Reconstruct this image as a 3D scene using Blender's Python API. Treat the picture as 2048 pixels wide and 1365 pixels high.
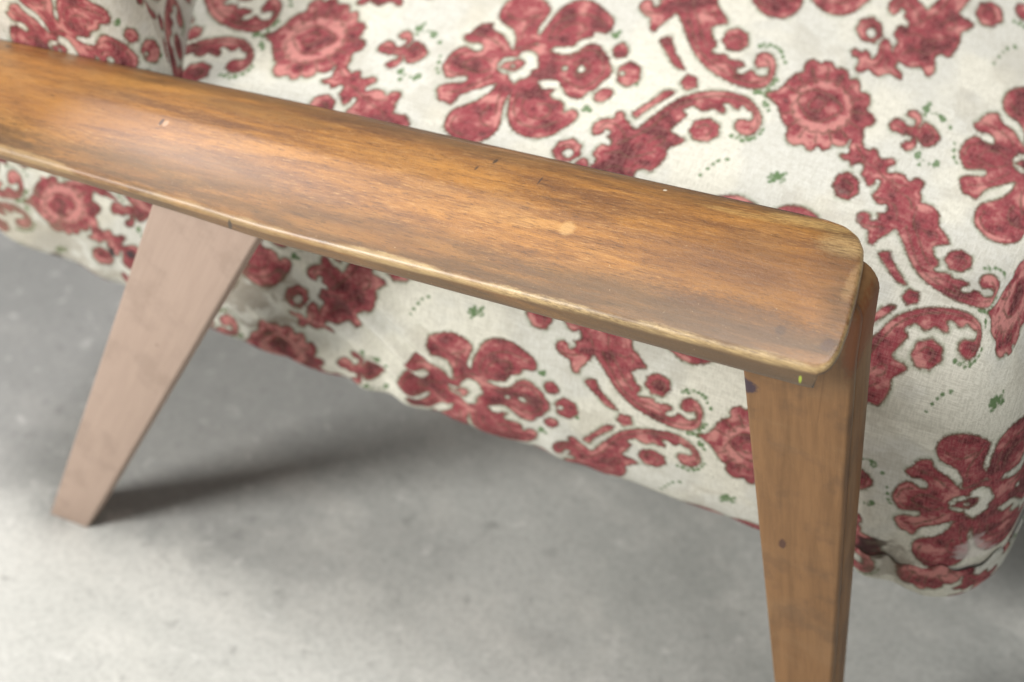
import bpy, bmesh, math, random
import numpy as np
from mathutils import Vector, Matrix

scene = bpy.context.scene
for o in list(bpy.data.objects):
    bpy.data.objects.remove(o)

# ------------------------------------------------------------------ camera
YAW, PITCH = math.radians(26.0), math.radians(43.0)
CAM = Vector((0.231, -0.898, 1.363))
fw = Vector((-math.sin(YAW)*math.cos(PITCH), math.cos(YAW)*math.cos(PITCH), -math.sin(PITCH)))
cd = bpy.data.cameras.new("camera"); cam = bpy.data.objects.new("camera", cd)
scene.collection.objects.link(cam); scene.camera = cam
cam.location = CAM; cam.rotation_euler = fw.to_track_quat('-Z', 'Y').to_euler()
cd.sensor_width = 36.0; cd.lens = 75.59; cd.clip_start = 0.05; cd.clip_end = 60.0
cd.dof.use_dof = True; cd.dof.focus_distance = 1.355; cd.dof.aperture_fstop = 4.7

# ------------------------------------------------------------------ light (indoor, ceiling fixtures and an added fill)
world = bpy.data.worlds.new("World"); scene.world = world; world.use_nodes = True
bg = world.node_tree.nodes['Background']
bg.inputs[0].default_value = (0.93, 0.97, 1.0, 1); bg.inputs[1].default_value = 0.11

def area(name, loc, target, sx, sy, power, col):
    l = bpy.data.lights.new(name, 'AREA'); l.shape = 'RECTANGLE'; l.size = sx; l.size_y = sy
    l.energy = power; l.color = col
    o = bpy.data.objects.new(name, l); scene.collection.objects.link(o)
    o.location = loc
    o.rotation_euler = (Vector(target)-Vector(loc)).to_track_quat('-Z', 'Y').to_euler()
    return o
area("ceiling_or_fill_light", (-0.40, -0.08, 2.6), (-0.35, 0.1, 0.3), 1.2, 0.45, 32, (1.0, 0.985, 0.95))
area("ceiling_or_fill_light", (-1.5, -1.4, 1.6), (-0.2, 0.1, 0.2), 0.6, 0.5, 54, (1.0, 0.985, 0.955))
area("ceiling_or_fill_light", (1.2, -1.3, 1.3), (0.0, 0.1, 0.2), 0.7, 0.6, 6, (1.0, 0.98, 0.95))  # weak fill added at the right front to brighten the floor there
area("ceiling_or_fill_light", (-2.15, 0.95, 2.2), (-0.45, 0.06, 0.45), 0.7, 0.4, 27, (1.0, 0.95, 0.97))

scene.view_settings.view_transform = 'Standard'
scene.view_settings.look = 'None'
scene.view_settings.exposure = 0.14
scene.view_settings.gamma = 1.0
scene.view_settings.use_curve_mapping = False

scene.cycles.max_bounces = 5; scene.cycles.diffuse_bounces = 3; scene.cycles.glossy_bounces = 2
scene.cycles.caustics_reflective = False; scene.cycles.caustics_refractive = False

# ------------------------------------------------------------------ helpers
def link(name, me, mat=None, parent=None, smooth=True):
    o = bpy.data.objects.new(name, me); scene.collection.objects.link(o)
    if mat: me.materials.append(mat)
    if parent: o.parent = parent
    if smooth:
        me.polygons.foreach_set('use_smooth', [True]*len(me.polygons))
    return o

class NT:
    """tiny node-tree helper"""
    def __init__(s, name):
        s.m = bpy.data.materials.new(name); s.m.use_nodes = True
        s.t = s.m.node_tree; s.b = s.t.nodes['Principled BSDF']
    def n(s, typ, **kw):
        x = s.t.nodes.new(typ)
        for k, v in kw.items(): setattr(x, k, v)
        return x
    def put(s, sock, v):
        if isinstance(v, bpy.types.NodeSocket): s.t.links.new(v, sock)
        elif isinstance(v, tuple) and len(v) == 3 and sock.type == 'RGBA': sock.default_value = (*v, 1)
        else: sock.default_value = v
    def math(s, op, a, b=0.0, c=0.0, clamp=False):
        x = s.n('ShaderNodeMath', operation=op, use_clamp=clamp)
        for i, v in enumerate((a, b, c)): s.put(x.inputs[i], v)
        return x.outputs[0]
    def ramp(s, v, a, b, lo=0.0, hi=1.0):
        x = s.n('ShaderNodeMapRange', interpolation_type='SMOOTHSTEP')
        for i, q in enumerate((v, a, b, lo, hi)): s.put(x.inputs[i], q)
        return x.outputs[0]
    def mix(s, f, a, b, mode='MIX'):
        x = s.n('ShaderNodeMix', data_type='RGBA', blend_type=mode)
        s.put(x.inputs[0], f); s.put(x.inputs[6], a); s.put(x.inputs[7], b)
        return x.outputs[2]
    def vmul(s, v, k):
        x = s.n('ShaderNodeVectorMath', operation='MULTIPLY'); s.put(x.inputs[0], v); x.inputs[1].default_value = k
        return x.outputs[0]
    def noise(s, vec, scale, detail=4.0, rough=0.55, dist=0.0):
        x = s.n('ShaderNodeTexNoise'); s.put(x.inputs['Vector'], vec)
        x.inputs['Scale'].default_value = scale; x.inputs['Detail'].default_value = detail
        x.inputs['Roughness'].default_value = rough; x.inputs['Distortion'].default_value = dist
        return x.outputs[0]
    def attr(s, name):
        x = s.n('ShaderNodeAttribute'); x.attribute_name = name; return x.outputs['Fac']
    def obj(s): return s.n('ShaderNodeTexCoord').outputs['Object']
    def spot(s, p, c, r, stretch=(1, 1, 1), rag=0.0):
        """soft 0..1 mask round an object-space point (a stain, a chip or painted shade, with a place of its own)"""
        a = s.n('ShaderNodeVectorMath', operation='SUBTRACT'); s.put(a.inputs[0], p); a.inputs[1].default_value = c
        q = s.vmul(a.outputs[0], stretch)
        l = s.n('ShaderNodeVectorMath', operation='LENGTH'); s.put(l.inputs[0], q)
        d = l.outputs['Value']
        if rag: d = s.math('ADD', d, s.math('MULTIPLY', s.math('SUBTRACT', s.ragn, 0.5), rag*r))
        return s.ramp(d, r*0.55, r*1.15, 1.0, 0.0)
    def bump(s, h, strength, dist):
        x = s.n('ShaderNodeBump'); x.inputs['Strength'].default_value = strength
        x.inputs['Distance'].default_value = dist; s.put(x.inputs['Height'], h)
        s.t.links.new(x.outputs[0], s.b.inputs['Normal'])
        return x

def srgb(r, g, b):
    f = lambda c: (c/255/12.92) if c/255 <= 0.04045 else ((c/255+0.055)/1.055)**2.4
    return (f(r), f(g), f(b))
# ------------------------------------------------------------------ concrete floor
def mat_floor():
    t = NT("concrete"); p = t.obj()
    big = t.noise(p, 3.0, 4, 0.6, 0.5); mid = t.noise(p, 11.0, 5, 0.62, 0.4); fine = t.noise(p, 160, 3, 0.7)
    streak = t.noise(t.vmul(p, (2.4, 5.0, 1.0)), 1.9, 4, 0.55, 0.5)
    c = t.mix(t.ramp(big, 0.36, 0.64), srgb(176, 178, 173), srgb(194, 195, 190))
    c = t.mix(t.ramp(streak, 0.50, 0.68, 0, 0.5), c, srgb(222, 221, 214))
    c = t.mix(t.ramp(mid, 0.50, 0.70, 0, 0.40), c, srgb(214, 213, 206))
    c = t.mix(t.ramp(mid, 0.46, 0.28, 0, 0.28), c, srgb(136, 136, 133))
    spk = t.noise(p, 48, 3, 0.6)
    # a darker area with a ragged rim at the rear left, and a paler area in front of it
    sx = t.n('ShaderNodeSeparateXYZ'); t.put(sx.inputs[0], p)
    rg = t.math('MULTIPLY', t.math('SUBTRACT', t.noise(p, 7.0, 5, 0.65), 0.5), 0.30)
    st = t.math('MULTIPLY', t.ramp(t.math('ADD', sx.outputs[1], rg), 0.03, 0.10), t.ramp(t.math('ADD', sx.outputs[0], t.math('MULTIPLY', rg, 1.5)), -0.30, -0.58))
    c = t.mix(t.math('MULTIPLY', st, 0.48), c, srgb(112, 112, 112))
    pl = t.ramp(t.math('ADD', sx.outputs[1], t.math('ADD', t.math('MULTIPLY', sx.outputs[0], 0.12), t.math('MULTIPLY', rg, 0.8))), 0.03, -0.06)
    c = t.mix(t.math('MULTIPLY', pl, 0.45), c, srgb(212, 211, 205))
    c = t.mix(t.ramp(spk, 0.58, 0.74, 0, 0.4), c, srgb(226, 225, 220))
    c = t.mix(t.ramp(spk, 0.40, 0.26, 0, 0.35), c, srgb(110, 110, 108))
    c = t.mix(t.ramp(fine, 0.35, 0.75, 0, 0.25), c, srgb(110, 110, 108))
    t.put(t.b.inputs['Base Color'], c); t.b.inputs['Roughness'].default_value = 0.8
    t.bump(spk, 0.2, 0.003)
    return t.m
bm = bmesh.new()
N = 24
for i in range(N+1):
    for j in range(N+1): bm.verts.new((-3+6*i/N, -2+6*j/N, 0))
bm.verts.ensure_lookup_table()
for i in range(N):
    for j in range(N):
        a = i*(N+1)+j; bm.faces.new([bm.verts[k] for k in (a, a+N+1, a+N+2, a+1)])
me = bpy.data.meshes.new("floor"); bm.to_mesh(me); bm.free()
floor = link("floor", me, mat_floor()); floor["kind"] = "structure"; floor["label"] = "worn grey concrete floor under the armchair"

# ------------------------------------------------------------------ the armchair
chair = bpy.data.objects.new("armchair", None); scene.collection.objects.link(chair)
chair.location = (-0.3, 0.42, 0.0)
chair["label"] = "old armchair with worn wooden armrest, tapered legs and red floral upholstery"
chair["category"] = "armchair"
OFF = Vector(chair.location)

def attach(o):
    o.parent = chair; o.matrix_parent_inverse = Matrix.Translation(-OFF)
    return o

# ---- fabric print: a half-drop repeat of flower, scrolls, heart and bud, held as distance fields
RED=[[(-83,-89),(-98,-88),(-112,-80),(-120,-67),(-132,-57),(-127,-48),(-114,-43),(-96,-45),(-86,-38),(-86,-29),(-99,-26),(-117,-34),(-130,-31),(-141,-21),(-148,-6),(-151,10),(-145,22),(-135,35),(-123,35),(-97,28),(-92,34),(-95,41),(-111,45),(-134,51),(-142,62),(-138,72),(-129,87),(-117,88),(-105,93),(-98,89),(-93,75),(-81,63),(-58,51),(-42,41),(-32,36),(-19,21),(-19,-4),(-25,-37),(-35,-48),(-50,-64),(-68,-72),(-79,-79)],[(-32,40),(-37,55),(-54,76),(-72,88),(-91,99),(-99,115),(-99,131),(-95,145),(-82,157),(-64,168),(-41,172),(-19,167),(-1,153),(7,135),(6,115),(1,91),(-1,71),(4,54),(5,37),(-14,24)],[(1,40),(2,54),(7,74),(12,94),(20,113),(33,129),(52,140),(73,144),(97,140),(118,128),(131,112),(141,102),(148,84),(140,73),(128,73),(119,81),(115,67),(105,57),(90,55),(83,50),(80,44),(86,36),(78,33),(62,36),(53,29),(47,22),(19,23)],[(-25,-58),(-34,-75),(-43,-83),(-59,-89),(-70,-95),(-78,-108),(-77,-125),(-68,-141),(-50,-152),(-24,-157),(0,-151),(18,-139),(24,-130),(21,-115),(14,-97),(12,-83),(21,-68),(15,-55),(-13,-42),(-24,-42)],[(22,-85),(27,-104),(36,-124),(47,-142),(67,-156),(89,-160),(112,-156),(132,-145),(146,-135),(157,-125),(159,-106),(149,-94),(137,-95),(127,-93),(125,-84),(104,-76),(97,-67),(92,-60),(72,-56),(56,-54),(48,-44),(26,-52),(15,-65)],[(53,-47),(65,-41),(87,-41),(104,-50),(116,-64),(131,-71),(146,-67),(159,-55),(170,-47),(174,-35),(183,-22),(182,-6),(170,9),(164,24),(150,33),(142,46),(130,49),(115,45),(100,31),(85,17),(69,16),(49,21),(29,25),(33,-13),(51,-26)],[(-49,-35),(-21,-40),(15,-55),(47,-48),(65,-18),(51,21),(5,39),(-32,38),(-51,22),(-58,-17)],[(203,-65),(203,-53),(193,-47),(183,-46),(175,-54),(172,-66),(178,-75),(188,-80),(198,-74)],[(240,-21),(242,-8),(233,2),(223,9),(212,6),(200,0),(197,-14),(195,-27),(204,-36),(214,-44),(226,-40),(237,-34)],[(197,21),(200,29),(195,39),(186,47),(176,49),(168,45),(165,37),(170,27),(179,19),(189,17)],[(354,-20),(356,-10),(346,-5),(337,0),(329,-7),(322,-15),(326,-24),(331,-34),(341,-32),(352,-31)],[(258,-98),(279,-106),(285,-95),(299,-73),(324,-45),(320,-40),(300,-47),(283,-66),(266,-84)],[(249,60),(267,41),(280,27),(296,8),(307,4),(318,5),(313,15),(296,30),(280,46),(268,60),(262,70),(252,67)],[(295,-134),(309,-111),(323,-90),(340,-72),(358,-57),(380,-45),(403,-36),(424,-30),(452,-27),(471,-29),(489,-39),(497,-56),(499,-76),(495,-91),(487,-101),(475,-106),(462,-103),(455,-92),(456,-78),(463,-72),(475,-74),(482,-77),(485,-68),(483,-59),(470,-55),(457,-63),(449,-65),(444,-59),(435,-53),(425,-55),(426,-63),(438,-71),(433,-78),(419,-80),(403,-79),(400,-86),(388,-87),(373,-85),(366,-90),(372,-99),(372,-109),(361,-118),(357,-130),(354,-135),(364,-143),(383,-150),(383,-155),(374,-168),(364,-178),(357,-184),(354,-195),(354,-205),(341,-221),(326,-224),(312,-225),(312,-226),(312,-238),(307,-243),(312,-257),(311,-267),(300,-274),(289,-269),(282,-262),(271,-272),(255,-273),(242,-269),(236,-270),(238,-280),(248,-287),(248,-297),(238,-300),(229,-296),(216,-296),(210,-308),(201,-311),(194,-305),(186,-308),(177,-316),(164,-321),(156,-314),(155,-300),(156,-291),(140,-282),(151,-274),(161,-274),(166,-265),(175,-269),(180,-275),(190,-273),(190,-262),(189,-252),(197,-245),(203,-234),(211,-232),(218,-241),(220,-249),(228,-249),(228,-237),(224,-226),(219,-216),(226,-205),(237,-199),(248,-203),(252,-194),(249,-186),(236,-180),(241,-176),(237,-166),(228,-163),(224,-174),(215,-178),(204,-174),(199,-161),(206,-151),(216,-143),(228,-139),(231,-124),(235,-113),(245,-111),(249,-121),(257,-132),(270,-146),(278,-156)],[(154,-324),(160,-335),(174,-333),(177,-314),(159,-307)],[(191,-226),(193,-214),(186,-204),(178,-194),(166,-195),(154,-196),(147,-207),(140,-218),(143,-230),(146,-243),(156,-248),(167,-252),(178,-246),(188,-239)],[(432,-124),(434,-113),(426,-105),(418,-96),(406,-97),(394,-97),(388,-106),(380,-115),(384,-126),(387,-136),(398,-141),(409,-145),(420,-140),(430,-135)],[(264,93),(274,82),(287,64),(303,44),(319,25),(340,10),(365,-2),(391,-9),(418,-13),(441,-12),(462,-6),(482,9),(494,26),(496,43),(491,58),(479,67),(465,68),(452,61),(447,50),(452,39),(462,37),(474,37),(478,31),(474,20),(464,18),(453,10),(447,19),(437,18),(426,11),(415,14),(423,25),(420,33),(408,31),(397,27),(390,32),(381,36),(369,32),(360,28),(352,33),(343,41),(353,50),(345,62),(337,75),(331,84),(338,90),(353,94),(364,102),(350,114),(338,124),(339,137),(334,153),(328,165),(317,177),(304,173),(292,180),(293,195),(293,211),(286,222),(276,221),(266,208),(254,211),(239,214),(223,209),(210,202),(203,187),(212,170),(201,159),(204,147),(211,135),(227,135),(227,125),(216,117),(220,107),(209,101),(207,109),(198,118),(188,116),(183,106),(186,91),(200,81),(217,78),(217,68),(222,62),(231,62),(240,76),(253,85)],[(421,68),(423,79),(414,87),(405,96),(392,96),(379,96),(371,87),(364,78),(368,67),(371,56),(384,52),(396,47),(407,52),(419,57)],[(204,191),(199,176),(190,168),(181,171),(175,184),(175,196),(170,210),(163,214),(159,204),(149,200),(142,206),(129,201),(121,211),(127,218),(136,218),(140,229),(135,242),(144,248),(153,245),(161,237),(170,242),(183,247),(191,242),(204,236),(214,238),(227,243),(232,237),(226,226),(213,219),(219,208),(213,197)],[(177,154),(179,166),(171,174),(163,183),(151,183),(138,182),(131,173),(124,164),(128,153),(131,142),(142,137),(154,132),(165,138),(175,143)],[(490,-23),(508,-33),(521,-47),(529,-64),(541,-76),(554,-82),(552,-95),(559,-106),(572,-110),(584,-105),(591,-111),(605,-112),(615,-102),(628,-104),(641,-99),(647,-86),(660,-89),(669,-80),(672,-67),(686,-66),(695,-56),(694,-42),(691,-33),(704,-28),(712,-17),(706,-5),(696,1),(693,9),(696,23),(684,33),(670,33),(666,45),(652,52),(640,50),(636,60),(623,67),(612,61),(606,71),(595,73),(584,64),(567,69),(554,63),(547,50),(548,39),(538,30),(528,15),(517,-3),(503,-14)],[(739,-16),(749,-30),(762,-30),(774,-22),(778,-9),(770,0),(757,-4),(746,-4)],[(770,-43),(774,-52),(785,-56),(796,-50),(802,-37),(798,-26),(792,-16),(786,-17),(790,-31),(788,-38),(781,-37)],[(791,-12),(799,-23),(808,-36),(820,-34),(834,-25),(844,-11),(838,0),(828,9),(813,14),(802,4)],[(788,-7),(797,-1),(799,12),(793,23),(783,29),(772,25),(769,18),(777,10),(787,7),(787,-1)],[(770,-18),(795,-22),(799,-3),(773,-4)]]
HOLE=[[(-8,-30),(3,-40),(16,-40),(27,-34),(33,-21),(38,-7),(27,1),(27,11),(22,18),(9,24),(4,32),(-8,25),(-16,14),(-26,14),(-42,6),(-38,2),(-21,5),(-7,7),(9,-9),(5,-18),(-5,-20)],[(-44,-6),(-34,-20),(-18,-23),(-9,-20),(-17,-14),(-30,-10),(-38,0)],[(96,-12),(95,-8),(91,-6),(87,-7),(85,-10),(86,-15),(89,-17),(94,-16)],[(131,-15),(130,-9),(124,-6),(118,-7),(115,-12),(116,-18),(121,-22),(128,-20)],[(-8,-4),(-10,0),(-14,0),(-17,-3),(-16,-7),(-11,-8)],[(211,-17),(209,-12),(204,-11),(200,-15),(202,-20),(207,-21)],[(165,162),(163,170),(157,174),(150,172),(146,166),(147,159),(153,155),(161,156)]]
TONE=[(-88,0,25,-0.9),(-43,0,23,-0.6),(-138,9,12,0.5),(-111,-12,12,0.5),(-26,92,23,-0.5),(-79,130,29,0.5),(74,85,12,1.2),(59,77,27,-0.8),(34,110,12,0.5),(61,-87,31,-0.7),(97,-110,25,0.6),(125,-127,12,-0.4),(-16,-115,31,0.35),(130,-21,35,-0.9),(76,-37,12,0.7),(137,41,12,0.6),(47,-23,12,1.0),(38,-53,12,0.6),(84,-1,16,-0.6),(-97,65,18,0.3),(-77,-55,18,0.4),(-24,69,21,0.5),(166,-224,14,-0.9),(148,-227,10,0.7),(214,-260,12,0.8),(265,-261,16,0.8),(250,-237,20,-0.6),(288,-243,20,-0.6),(239,-211,12,0.7),(329,-211,14,0.7),(316,-193,18,-0.5),(341,-163,9,-1.2),(342,-157,23,0.7),(313,-168,14,-0.6),(226,-149,12,0.9),(260,-180,18,-0.4),(161,-294,14,0.5),(188,-285,12,-0.6),(375,-63,22,0.8),(421,-77,12,0.5),(331,-108,18,-0.4),(328,-104,10,0.7),(416,-114,16,-0.7),(394,-110,9,0.7),(453,-39,14,0.7),(477,-96,12,0.8),(428,-48,12,-0.6),(244,172,25,-0.9),(271,142,18,-0.7),(307,157,10,-0.8),(311,145,10,0.7),(300,92,18,-0.7),(192,224,10,0.8),(148,216,10,0.6),(197,106,10,0.9),(283,208,10,0.7),(240,108,14,0.5),(243,204,14,0.6),(406,8,14,-0.6),(423,-3,14,0.5),(369,22,14,-0.5),(377,13,12,0.4),(392,61,12,-0.6),(373,67,10,0.6),(408,66,12,-0.7),(486,29,10,0.5),(314,63,16,-0.6),(337,59,10,0.5),(657,-29,12,0.95),(657,-21,12,0.95),(656,-13,12,0.95),(653,-4,12,0.95),(648,3,12,0.95),(641,10,12,0.95),(634,16,12,0.95),(625,21,12,0.95),(615,24,12,0.95),(605,26,12,0.95),(594,26,12,0.95),(584,24,12,0.95),(575,22,12,0.95),(567,17,12,0.95),(559,12,12,0.95),(553,5,12,0.95),(549,-2,12,0.95),(547,-10,12,0.95),(546,-18,12,0.95),(548,-27,12,0.95),(551,-35,12,0.95),(556,-43,12,0.95),(562,-50,12,0.95),(570,-55,12,0.95),(579,-60,12,0.95),(589,-63,12,0.95),(599,-65,12,0.95),(609,-65,12,0.95),(619,-64,12,0.95),(629,-61,12,0.95),(637,-57,12,0.95),(644,-51,12,0.95),(650,-45,12,0.95),(654,-37,12,0.95),(681,-22,11,0.2),(668,-11,8,-1.1),(675,4,11,0.6),(659,10,8,-1.1),(660,26,11,0.2),(642,26,8,-1.1),(637,42,11,0.6),(620,37,8,-1.1),(609,49,11,0.2),(595,39,8,-1.1),(580,47,11,0.6),(571,33,8,-1.1),(555,35,11,0.2),(552,20,8,-1.1),(536,16,11,0.6),(539,2,8,-1.1),(527,-9,11,0.2),(535,-20,8,-1.1),(527,-35,11,0.6),(541,-42,8,-1.1),(538,-59,11,0.2),(554,-61,8,-1.1),(558,-79,11,0.6),(574,-74,8,-1.1),(584,-91,11,0.2),(598,-80,8,-1.1),(612,-93,11,0.6),(623,-79,8,-1.1),(640,-86,11,0.2),(644,-69,8,-1.1),(662,-70,11,0.6),(661,-53,8,-1.1),(677,-48,11,0.2),(669,-33,8,-1.1),(611,-23,23,-1.2),(591,-47,12,-1.1),(592,3,12,-1.0),(570,-24,16,0.0),(632,-15,14,0.3),(523,-24,10,0.8),(531,-21,6,-0.8),(816,-16,18,-1.0),(757,-17,12,0.6),(793,-32,10,0.8),(792,18,10,0.8),(827,2,10,0.6)]
GREEN=[(807,-63,6.3),(811,-74,5.1),(801,-64,4.3),(806,-51,3.9),(841,-52,7.4),(835,-57,3.9),(826,-59,2.3),(818,-57,2.3),(805,33,7.0),(808,27,3.9),(812,50,4.3),(845,39,6.7),(841,45,4.3),(830,44,2.7),(818,39,2.3),(498,0,5.1),(504,9,4.3),(492,-6,3.5),(506,-54,5.1),(500,-45,4.7),(492,-22,7.0),(499,-27,5.1),(551,130,3.9),(542,137,4.7),(538,144,3.9),(548,146,5.5),(556,140,5.5),(563,133,4.3),(562,147,3.5),(541,153,3.9),(568,129,3.5),(551,137,5.9),(567,142,3.5),(447,75,4.3),(457,77,3.9),(469,80,4.3),(481,77,4.3),(491,70,4.3),(499,60,3.9),(503,50,3.5),(462,73,3.1),(476,72,3.1),(486,72,3.1),(452,123,4.3),(437,130,3.5),(429,139,3.1),(421,150,3.5),(412,165,3.5),(458,-116,4.7),(465,-122,3.5),(470,-116,3.5),(478,-123,4.3),(488,-121,3.5),(497,-117,4.3),(502,-113,4.7),(507,-103,3.9),(514,-92,4.3),(502,-53,4.7),(500,-45,4.3),(492,-36,5.1),(471,-23,6.7),(478,-23,5.5),(494,1,4.3),(504,9,3.9),(366,-108,4.3),(362,-117,3.9),(371,-101,3.5),(170,-94,7.0),(175,-101,4.5),(164,-95,4.5),(158,64,7.4),(166,69,4.9),(154,69,4.5),(-161,5,4.1),(-159,19,4.1),(-153,28,3.7),(-163,-9,3.3),(-176,-38,4.5),(239,3,4.9)]
INK=[(2.6,[(553,-21),(561,-38),(583,-50),(602,-49),(623,-41),(644,-25),(630,-7),(609,10),(588,10),(572,-1),(553,-21)]),(2.2,[(577,-25),(593,-36),(610,-29),(598,-9),(580,-10),(577,-25)]),(2.4,[(658,-23),(671,-24),(686,-25)]),(2.0,[(658,-23),(665,-12),(655,-4)]),(2.4,[(655,-4),(666,0),(681,5)]),(2.0,[(655,-4),(656,8),(643,12)]),(2.4,[(643,12),(652,20),(664,30)]),(2.0,[(643,12),(640,25),(626,23)]),(2.4,[(626,23),(631,34),(638,48)]),(2.0,[(626,23),(617,34),(605,28)]),(2.4,[(605,28),(605,40),(607,55)]),(2.0,[(605,28),(593,35),(584,26)]),(2.4,[(584,26),(579,37),(575,51)]),(2.0,[(584,26),(570,28),(566,16)]),(2.4,[(566,16),(557,25),(548,35)]),(2.0,[(566,16),(553,14),(554,1)]),(2.4,[(554,1),(542,6),(530,11)]),(2.0,[(554,1),(543,-6),(549,-17)]),(2.4,[(553,-36),(541,-41),(528,-47)]),(2.0,[(553,-36),(551,-49),(564,-52)]),(2.4,[(564,-52),(555,-61),(545,-72)]),(2.0,[(564,-52),(568,-65),(582,-64)]),(2.4,[(582,-64),(577,-75),(571,-90)]),(2.0,[(582,-64),(590,-74),(603,-68)]),(2.4,[(603,-68),(602,-81),(602,-97)]),(2.0,[(603,-68),(615,-76),(624,-66)]),(2.4,[(624,-66),(628,-78),(634,-93)]),(2.0,[(624,-66),(637,-68),(642,-56)]),(2.4,[(642,-56),(650,-66),(661,-78)]),(2.0,[(642,-56),(655,-54),(654,-41)]),(2.4,[(654,-41),(665,-47),(679,-54)]),(2.0,[(654,-41),(665,-34),(658,-23)]),(2.2,[(18,52),(19,82),(34,106),(56,119),(87,117),(113,101)]),(2.2,[(35,59),(35,79),(52,97),(78,101),(93,84),(84,69),(64,70)]),(2.2,[(-82,114),(-87,131),(-76,148),(-54,156)]),(2.2,[(-27,86),(-36,106),(-27,125),(-7,130)]),(2.2,[(-17,53),(-15,78),(-8,101)]),(2.2,[(39,-69),(42,-96),(59,-118),(90,-129),(119,-126),(144,-114)]),(2.2,[(53,-72),(56,-90),(74,-106),(98,-108),(106,-97),(92,-84)]),(2.2,[(-63,-115),(-45,-104),(-24,-103),(-2,-117)]),(2.2,[(-18,-65),(-15,-86),(-4,-105),(9,-123)]),(2.2,[(-114,6),(-100,-8),(-80,-15),(-57,-9)]),(2.2,[(-113,7),(-93,15),(-71,17),(-52,6)]),(2.2,[(-142,9),(-133,-12),(-112,-22)]),(2.2,[(-136,21),(-118,26),(-99,20)]),(2.2,[(-114,-63),(-93,-61),(-64,-51),(-45,-36)]),(2.2,[(-121,67),(-98,61),(-70,42),(-47,22)]),(2.2,[(67,-27),(91,-33),(118,-54),(140,-56),(155,-42),(167,-20),(159,4),(138,24),(115,20),(90,6)]),(2.2,[(106,-25),(119,-34),(135,-26),(140,-11),(128,2),(113,-2)]),(2.2,[(295,-168),(316,-128),(334,-96),(362,-70),(398,-53),(433,-41),(465,-41),(486,-54),(487,-78),(478,-90)]),(2.0,[(307,-213),(307,-179),(324,-149),(340,-117),(357,-96)]),(2.0,[(329,-168),(341,-164),(352,-170),(358,-159)]),(2.0,[(373,-72),(393,-71),(412,-63),(424,-47)]),(2.0,[(166,-310),(181,-295),(191,-281),(212,-273),(234,-257),(261,-239),(287,-227),(299,-210)]),(2.0,[(246,-256),(265,-249),(286,-253)]),(2.0,[(226,-213),(250,-211),(268,-201),(276,-177)]),(2.0,[(210,-163),(214,-152),(232,-150),(252,-155)]),(2.0,[(152,-235),(166,-232),(180,-221),(175,-204)]),(2.0,[(394,-118),(408,-129),(423,-121),(418,-107)]),(2.2,[(238,131),(264,111),(291,87),(309,58),(332,31),(363,12),(400,0),(433,-3),(462,4),(483,22),(489,45),(477,56)]),(2.0,[(198,103),(205,90),(225,90),(243,103),(254,121)]),(2.0,[(296,117),(313,102),(325,104),(323,116),(309,123)]),(2.0,[(224,153),(250,145),(267,153),(293,145),(315,133)]),(2.0,[(223,192),(248,176),(276,179),(288,162)]),(2.0,[(378,72),(392,61),(407,70),(400,84)]),(2.0,[(183,183),(185,206),(175,225),(155,227)]),(2.0,[(199,207),(191,226),(207,229)]),(1.8,[(135,156),(149,146),(165,151)]),(2.0,[(801,-13),(814,-25),(830,-14),(821,3),(805,-2)]),(1.8,[(749,-18),(761,-16),(773,-12),(789,-13)])]
PU, PV, ST = 1035.0, 700.0, 2.0
NU, NV = 518, 350
def smooth_poly(p, k=3):
    p = np.array(p, float); n = len(p); out = []
    for i in range(n):
        p0, p1, p2, p3 = p[i-1], p[i], p[(i+1) % n], p[(i+2) % n]
        for q in range(k):
            s = q/k
            out.append(0.5*((2*p1)+(-p0+p2)*s+(2*p0-5*p1+4*p2-p3)*s*s+(-p0+3*p1-3*p2+p3)*s**3))
    return np.array(out)
def poly_sd(P, X, Y):
    d = np.full(X.shape, 1e9); ins = np.zeros(X.shape, bool)
    n = len(P)
    for i in range(n):
        ax, ay = P[i]; bx, by = P[(i+1) % n]
        ex, ey = bx-ax, by-ay; L = ex*ex+ey*ey+1e-9
        t = np.clip(((X-ax)*ex+(Y-ay)*ey)/L, 0, 1)
        d = np.minimum(d, (X-ax-t*ex)**2+(Y-ay-t*ey)**2)
        if ay != by:
            c = ((ay > Y) != (by > Y)) & (X < (bx-ax)*(Y-ay)/(by-ay)+ax); ins ^= c
    d = np.sqrt(d)
    return np.where(ins, d, -d)
su, sv = PU/NU, PV/NV
def window(u0, u1, v0, v1):
    i = np.arange(math.floor(u0/su), math.ceil(u1/su)+1); j = np.arange(math.floor(v0/sv), math.ceil(v1/sv)+1)
    Ug, Vg = np.meshgrid(i*su, j*sv, indexing='ij')
    return np.ix_(i % NU, j % NV), Ug, Vg
F_red = np.full((NU, NV), -40.0); F_grn = np.full((NU, NV), -40.0); F_tone = np.zeros((NU, NV))
def each_poly(L, fn):
    for p in L:
        q0 = smooth_poly(p)
        for off in ((0, 0), (PU/2, PV/2)):
            q = q0+np.array(off); lo = q.min(0)-18; hi = q.max(0)+18
            ix, Ug, Vg = window(lo[0], hi[0], lo[1], hi[1]); fn(ix, poly_sd(q, Ug, Vg))
def f_add(ix, sd): F_red[ix] = np.maximum(F_red[ix], sd)
def f_sub(ix, sd): F_red[ix] = np.minimum(F_red[ix], -sd)
each_poly(RED, f_add); each_poly(HOLE, f_sub)
for (cx, cy, r) in GREEN:
    for off in ((0, 0), (PU/2, PV/2)):
        ix, Ug, Vg = window(cx+off[0]-30, cx+off[0]+30, cy+off[1]-30, cy+off[1]+30)
        F_grn[ix] = np.maximum(F_grn[ix], r-np.hypot(Ug-cx-off[0], Vg-cy-off[1]))
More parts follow.
